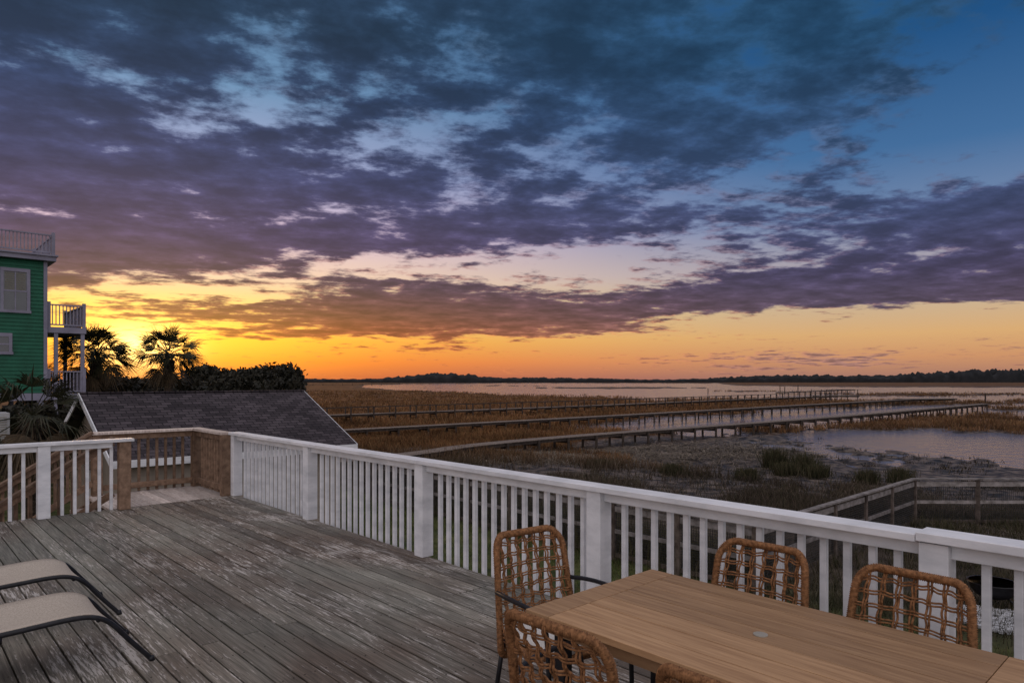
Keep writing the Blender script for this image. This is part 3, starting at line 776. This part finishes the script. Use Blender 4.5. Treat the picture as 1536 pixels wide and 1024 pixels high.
def palm(x,d,zc,R,nf=34,fan=22,dead=8,trunkr=.19,droop=.5,fw=1.05):
    u,v=G(x,d);e=empty('sabal_palm_tree');mb=MB()
    pts=[(u+.05*math.sin(k*.9),v,GZ-.2+(zc-GZ)*k/14.0) for k in range(15)]
    mb.tube(resample(pts,.08),trunkr,'trunk',10,radf=lambda i,N:trunkr*(1+.18*((i*7)%3-1))*(1.15 if i>N*.8 else 1))
    for k in range(60):
        an=random.random()*6.28;z=zc-random.uniform(.05,1.3);r=trunkr
        mb.beam((u+r*.7*math.cos(an),v+r*.7*math.sin(an),z-.15),(u+r*2.0*math.cos(an),v+r*2.0*math.sin(an),z+.15),.06,.02,'trunk')
    mb.obj('trunk',parent=e)
    mb=MB()
    for k in range(nf+dead):
        isd=k>=nf;key='deadfrond' if isd else 'frond'
        an=k*2.39996+random.uniform(-.3,.3)
        el=math.asin(random.uniform(-.45,.99)) if not isd else random.uniform(-1.2,-.6)
        Lp=R*random.uniform(.36,.56);dv=Vector((math.cos(an)*math.cos(el),math.sin(an)*math.cos(el),math.sin(el)))
        o=Vector((u,v,zc));tip=o+dv*Lp+Vector((0,0,-.06*Lp))
        mb.tube([o,o+dv*Lp*.5,tip],.014,key,4)
        sd=dv.cross(Vector((0,0,1)));sd.normalize();up=sd.cross(dv).normalized()
        rot=random.uniform(-.9,.9);sd2=sd*math.cos(rot)+up*math.sin(rot);up2=dv.cross(sd2)
        for q in range(fan):
            t=(q/(fan-1)-.5)*2;a=t*fw
            ld=(dv*math.cos(a)+sd2*math.sin(a)).normalized();LL=R*random.uniform(.44,.66)*(1-.22*abs(t))
            w=.017*R/1.5
            m1=tip+ld*LL*.5+up2*.05*(1-abs(t))+Vector((0,0,-droop*.10*LL));m2=tip+ld*LL*.98+Vector((0,0,-droop*.75*LL*random.uniform(.3,1.4)))
            sdl=ld.cross(up2);sdl=sdl*w
            r_=random.random()
            mb.add([tip,m1-sdl,m1+sdl,m2],[(0,1,2),(1,3,2)],key,r_)
    mb.obj('crown',parent=e)
palm(-16.1,32,3.0,1.75,nf=54);palm(-18.9,31,3.0,1.9,nf=56,dead=12)
palm(-12.3,17.5,.9,1.7,nf=20,dead=26,trunkr=.15,droop=.9)
palm(-20.6,29.6,1.8,1.2,nf=30,dead=8)
def treeline(name,x0,x1,dd,hf,seed,step=2.0):
    n=int((x1-x0)/step);x=np.linspace(x0,x1,n)
    Vs=[];Fs=[];o=0
    for l in range(4):
        dl=dd+l*14;px=768+1024*x/dl
        h=hf(px)*(.45+.35*fbm(x/40,0*x+l,seed+l)+.5*vn(x/9,0*x,seed+5+l)+.22*vn(x/3.3,0*x,seed+9+l))
        d2=dl+6*vn(x/20,0*x,seed+l)
        u=CAM[0]+RT[0]*x+FW[0]*d2;v=CAM[1]+RT[1]*x+FW[1]*d2
        f=[0,.55,.85,1.0];ins=[0,-1.5,0,4]
        for k,(ff,ii) in enumerate(zip(f,ins)):
            Vs.append(np.stack([u+FW[0]*ii,v+FW[1]*ii,MZ-.5+h*ff+ .5],1))
        for k in range(3):
            a=o+k*n+np.arange(n-1);Fs.append(np.stack([a,a+1,a+1+n,a+n],1))
        o+=4*n
    npmesh(name,np.concatenate(Vs),np.concatenate(Fs),M['farleaf'])
treeline('distant_tree_line',-60,2300,1480,lambda p:(9+14*np.clip((p-800)/600,0,1))*(.75+.35*np.sin(p*.013+1.0)*np.sin(p*.0051)),3)
treeline('distant_tree_line',-270,-20,1300,lambda p:13*np.exp(-((p-660)/80)**2)+4,13)
treeline('distant_tree_line',-900,0,1480,lambda p:7+0*p,23)
# ================================================================ WORLD
w=bpy.data.worlds.new('World');scene.world=w;w.use_nodes=True
nt=w.node_tree;L=nt.links.new;nt.nodes.clear()
def MT(op,a,b=None,c=None,clamp=False):
    n=nt.nodes.new('ShaderNodeMath');n.operation=op;n.use_clamp=clamp
    for i,s in enumerate((a,b,c)):
        if s is None:continue
        if isinstance(s,(int,float)):n.inputs[i].default_value=s
        else:L(s,n.inputs[i])
    return n.outputs[0]
def MR(x,a,b,c=0.,d=1.,smooth=True):
    n=nt.nodes.new('ShaderNodeMapRange');n.interpolation_type='SMOOTHSTEP' if smooth else 'LINEAR'
    n.inputs[1].default_value=a;n.inputs[2].default_value=b;n.inputs[3].default_value=c;n.inputs[4].default_value=d
    L(x,n.inputs[0]);return n.outputs[0]
tc=nt.nodes.new('ShaderNodeTexCoord')
def dot(v):
    n=nt.nodes.new('ShaderNodeVectorMath');n.operation='DOT_PRODUCT';L(tc.outputs['Generated'],n.inputs[0]);n.inputs[1].default_value=v;return n.outputs['Value']
Rr=dot((RT[0],RT[1],0));Fr=dot((FW[0],FW[1],0));Zr=dot((0,0,1))
azn=MT('ARCTAN2',Rr,Fr);eln=MT('ARCSINE',Zr);el6=MT('DIVIDE',eln,.6)
def setramp(f,stops):
    r=nt.nodes.new('ShaderNodeValToRGB');e=r.color_ramp.elements
    e[0].position=stops[0][0];e[0].color=stops[0][1];e[1].position=stops[-1][0];e[1].color=stops[-1][1]
    for p,c in stops[1:-1]:
        k=e.new(p);k.color=c
    L(f,r.inputs[0]);return r.outputs[0]
def ramp(stops): return setramp(el6,[(p/.6,S(*c)) for p,c in stops])
def mixc(f,a,b,mode='MIX'):
    x=nt.nodes.new('ShaderNodeMix');x.data_type='RGBA';x.blend_type=mode;x.clamp_result=False
    if isinstance(f,(int,float)):x.inputs[0].default_value=f
    else:L(f,x.inputs[0])
    for s,i in ((a,6),(b,7)):
        if isinstance(s,tuple):x.inputs[i].default_value=s
        else:L(s,x.inputs[i])
    return x.outputs[2]
def ae(px,py):
    a=math.atan((px-768)/1024);return a,math.atan((570-py)/1024*math.cos(a))
def blob(px,py,sx,sy,tilt,amp):
    a0,e0=ae(px,py);ca=math.cos(a0)
    sa=sx/1024*ca*ca;se=sy/1024*ca
    da=MT('DIVIDE',MT('SUBTRACT',azn,a0),sa);de=MT('DIVIDE',MT('SUBTRACT',eln,e0),se)
    q=MT('ADD',MT('MULTIPLY',da,da),MT('MULTIPLY',de,de))
    return MT('MULTIPLY',MT('EXPONENT',MT('MULTIPLY',q,-1)),amp)
rA=ramp([(0,(195,90,52)),(.025,(248,128,34)),(.055,(255,174,44)),(.095,(255,214,110)),(.14,(252,214,178)),(.20,(228,198,212)),(.28,(172,176,210)),(.38,(112,148,184)),(.6,(50,94,134))])
rB=ramp([(0,(155,112,104)),(.03,(204,146,104)),(.06,(216,170,116)),(.10,(200,176,146)),(.15,(168,160,170)),(.21,(112,134,170)),(.29,(66,108,155)),(.42,(30,80,130)),(.6,(28,72,118))])
sky=mixc(MR(azn,-.45,.45),rA,rB)
def comb(x,y):
    n=nt.nodes.new('ShaderNodeCombineXYZ');L(x,n.inputs[0]);L(y,n.inputs[1]);return n.outputs[0]
zz=MT('ADD',MT('MAXIMUM',Zr,0),.085)
th_=.30
A1=(RT[0]*math.cos(th_)+FW[0]*math.sin(th_),RT[1]*math.cos(th_)+FW[1]*math.sin(th_),0)
B1=(FW[0]*math.cos(th_)-RT[0]*math.sin(th_),FW[1]*math.cos(th_)-RT[1]*math.sin(th_),0)
Qx=MT('DIVIDE',dot(A1),zz);Qy=MT('DIVIDE',dot(B1),zz);Q=comb(Qx,Qy)
def noise(vec,sc,loc,s,det,rough=.55,dist=0.):
    mp=nt.nodes.new('ShaderNodeMapping');mp.inputs['Scale'].default_value=sc+(1,);mp.inputs['Location'].default_value=loc+(0,)
    L(vec,mp.inputs[0])
    n=nt.nodes.new('ShaderNodeTexNoise');n.noise_dimensions='2D';n.inputs['Scale'].default_value=s;n.inputs['Detail'].default_value=det;n.inputs['Roughness'].default_value=rough;n.inputs['Distortion'].default_value=dist
    L(mp.outputs[0],n.inputs['Vector']);return n.outputs['Fac']
nb_=noise(Q,(.7,1.1),(1.3,4.1),1.0,3,.5)
sc=(.90,1.05);nm_=noise(Q,sc,(4.2,2.6),4.5,7,.60)
saz=math.atan((202-768)/1024)+th_
of=.09
nl1=noise(Q,sc,(4.2,2.6),4.5,2,.60);nl2=noise(Q,sc,(4.2+of*math.sin(saz)*sc[0],2.6+of*math.cos(saz)*sc[1]),4.5,2,.60)
cols=[0,300,600,900,1200,1536]
rows={
0:[(560,-.1),(500,-.12),(450,-.05),(432,-.06),(415,.16),(380,.22),(330,.18),(305,-.03),(285,.12),(200,.15),(100,.12),(60,-.03),(0,.12)],
300:[(560,-.14),(515,-.16),(500,.04),(490,-.08),(472,.14),(458,.12),(446,-.14),(428,-.22),(412,.04),(392,.24),(365,.25),(342,.14),(322,-.01),(290,.12),(200,.10),(150,.01),(90,.05),(0,.10)],
600:[(560,-.18),(540,-.10),(520,-.18),(505,.04),(490,.25),(455,.25),(430,.14),(413,-.04),(400,-.12),(385,.06),(362,.20),(345,.09),(320,-.03),(285,.10),(240,.10),(190,.03),(100,.07),(0,.11)],
900:[(560,-.18),(540,-.10),(515,-.20),(500,.06),(485,.24),(465,.25),(448,.11),(430,-.06),(400,-.14),(370,-.13),(345,-.01),(322,.10),(290,.0),(240,.10),(180,.08),(80,.09),(0,.12)],
1200:[(560,-.16),(545,.02),(530,.02),(515,-.22),(480,-.22),(466,.02),(452,.23),(428,.25),(408,.12),(385,-.04),(365,.05),(330,.0),(280,-.04),(230,.0),(190,.05),(140,.03),(80,.08),(0,.10)],
1536:[(560,-.08),(540,-.08),(515,-.18),(460,-.20),(446,.04),(430,.24),(400,.20),(378,.08),(345,.17),(305,.21),(280,.10),(258,-.10),(210,-.20),(130,-.25),(60,-.17),(0,-.06)]}
tabs={}
for c_ in cols:
    pts=sorted([(ae(c_,p)[1]/.6,v) for p,v in rows[c_]]);tabs[c_]=(np.array([a for a,_ in pts]),np.array([b for _,b in pts]))
bands=[]
grid=np.linspace(0,.86,31)
elw=MT('ADD',el6,MT('MULTIPLY',MT('SUBTRACT',nb_,.5),.07))
for tri in (cols[:3],cols[3:]):
    st=[]
    for g in grid:
        st.append((float(g),tuple(float(np.interp(g,*tabs[c_])+.3) for c_ in tri)+(1,)))
    o=setramp(elw,st);s=nt.nodes.new('ShaderNodeSeparateColor');L(o,s.inputs[0]);bands+=[s.outputs[0],s.outputs[1],s.outputs[2]]
val=bands[0]
for i in range(1,6):
    t=MR(azn,ae(cols[i-1],500)[0],ae(cols[i],500)[0])
    val=MT('ADD',MT('MULTIPLY',val,MT('SUBTRACT',1,t)),MT('MULTIPLY',bands[i],t))
ext=MR(eln,.12,.22,.0,.045)
cov=MT('ADD',MT('MULTIPLY_ADD',nb_,.34,MT('MULTIPLY',nm_,.72)),MT('ADD',MT('SUBTRACT',val,.305),ext))
alpha=MR(cov,.445,.60)
cA=ramp([(0,(190,105,60)),(.05,(168,84,46)),(.09,(124,74,60)),(.13,(90,64,76)),(.19,(72,60,92)),(.27,(58,61,97)),(.36,(43,58,91)),(.46,(34,54,78)),(.6,(40,60,85))])
cB=ramp([(0,(150,110,105)),(.05,(150,112,105)),(.09,(80,66,88)),(.14,(66,60,92)),(.20,(62,68,103)),(.30,(52,76,112)),(.42,(34,68,100)),(.6,(35,70,100))])
cc=mixc(MR(azn,-.3,.5),cA,cB)
sh=MT('MULTIPLY',MR(nm_,.34,.66,1.45,.80,False),MR(cov,.52,.72,1.12,.86))
vs=nt.nodes.new('ShaderNodeVectorMath');vs.operation='SCALE';L(cc,vs.inputs[0]);L(sh,vs.inputs[3])
lit=MR(MT('SUBTRACT',nl1,nl2),-.02,.15)
litc=setramp(el6,[(0,(.50,.15,.03,1)),(.12,(.80,.27,.05,1)),(.22,(.60,.27,.14,1)),(.34,(.32,.23,.25,1)),(.50,(.14,.155,.22,1)),(.7,(.05,.075,.11,1))])
ls=nt.nodes.new('ShaderNodeVectorMath');ls.operation='SCALE';L(litc,ls.inputs[0]);L(MT('MULTIPLY',MT('MULTIPLY',lit,MR(cov,.64,.50)),MR(azn,-.1,.6,.85,.28)),ls.inputs[3])
va_=nt.nodes.new('ShaderNodeVectorMath');va_.operation='ADD';L(vs.outputs[0],va_.inputs[0]);L(ls.outputs[0],va_.inputs[1])
skyc=mixc(MT('MULTIPLY',alpha,.97),sky,va_.outputs[0])
def addc(a,b,k):
    n=nt.nodes.new('ShaderNodeVectorMath');n.operation='SCALE';n.inputs[0].default_value=b;L(k,n.inputs[3])
    m=nt.nodes.new('ShaderNodeVectorMath');m.operation='ADD';L(a,m.inputs[0]);L(n.outputs[0],m.inputs[1]);return m.outputs[0]
one=MT('SUBTRACT',1,MT('MULTIPLY',alpha,.75))
skyc=addc(skyc,(1.0,.46,.03),MT('MULTIPLY',blob(220,506,270,58,0,.9),one))
skyc=addc(skyc,(1.0,.80,.30),MT('MULTIPLY',blob(202,520,66,30,0,1.9),one))
sky_fill=MT('MAXIMUM',MR(eln,.62,1.1),MR(MT('MULTIPLY',Fr,-1),.0,.55))  # added fill: sky overhead and behind the camera brightened to light the foreground
sky_fill=MT('MULTIPLY',sky_fill,MR(Zr,-.02,.05))
skyc=mixc(sky_fill,skyc,(.86,.81,.86,1))
ns=nt.nodes.new('ShaderNodeTexSky');ns.sky_type='NISHITA';ns.sun_disc=False
sunaz=math.atan((202-768)/1024);sd=Vector((FW[0]*math.cos(sunaz)+RT[0]*math.sin(sunaz),FW[1]*math.cos(sunaz)+RT[1]*math.sin(sunaz),math.tan(math.radians(4)))).normalized()
ns.sun_elevation=math.radians(4);ns.sun_rotation=math.atan2(sd.x,sd.y)
nsv=nt.nodes.new('ShaderNodeVectorMath');nsv.operation='SCALE';L(ns.outputs[0],nsv.inputs[0]);nsv.inputs[3].default_value=.003
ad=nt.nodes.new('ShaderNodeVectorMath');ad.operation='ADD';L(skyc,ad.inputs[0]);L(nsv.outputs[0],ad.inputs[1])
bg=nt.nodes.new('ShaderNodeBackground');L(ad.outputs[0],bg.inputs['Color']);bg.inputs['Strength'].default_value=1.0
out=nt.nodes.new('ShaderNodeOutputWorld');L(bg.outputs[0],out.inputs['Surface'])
try:
    w.cycles.sampling_method='MANUAL';w.cycles.sample_map_resolution=256
except Exception:pass
ld=bpy.data.lights.new('sun','SUN');ld.energy=.6;ld.angle=math.radians(10);ld.color=(1,.62,.32)
lo=bpy.data.objects.new('sun',ld);scene.collection.objects.link(lo);lo.rotation_euler=sd.to_track_quat('Z','Y').to_euler()
cd=bpy.data.cameras.new('camera');cd.lens=24;cd.sensor_width=36;cd.shift_y=58/1536;cd.clip_end=20000;cd.clip_start=.05
co=bpy.data.objects.new('camera',cd);scene.collection.objects.link(co);co.location=CAM
co.rotation_euler=Vector((-FW[0],-FW[1],0)).to_track_quat('Z','Y').to_euler()
scene.camera=co
scene.view_settings.view_transform='Standard';scene.view_settings.look='None';scene.view_settings.exposure=0
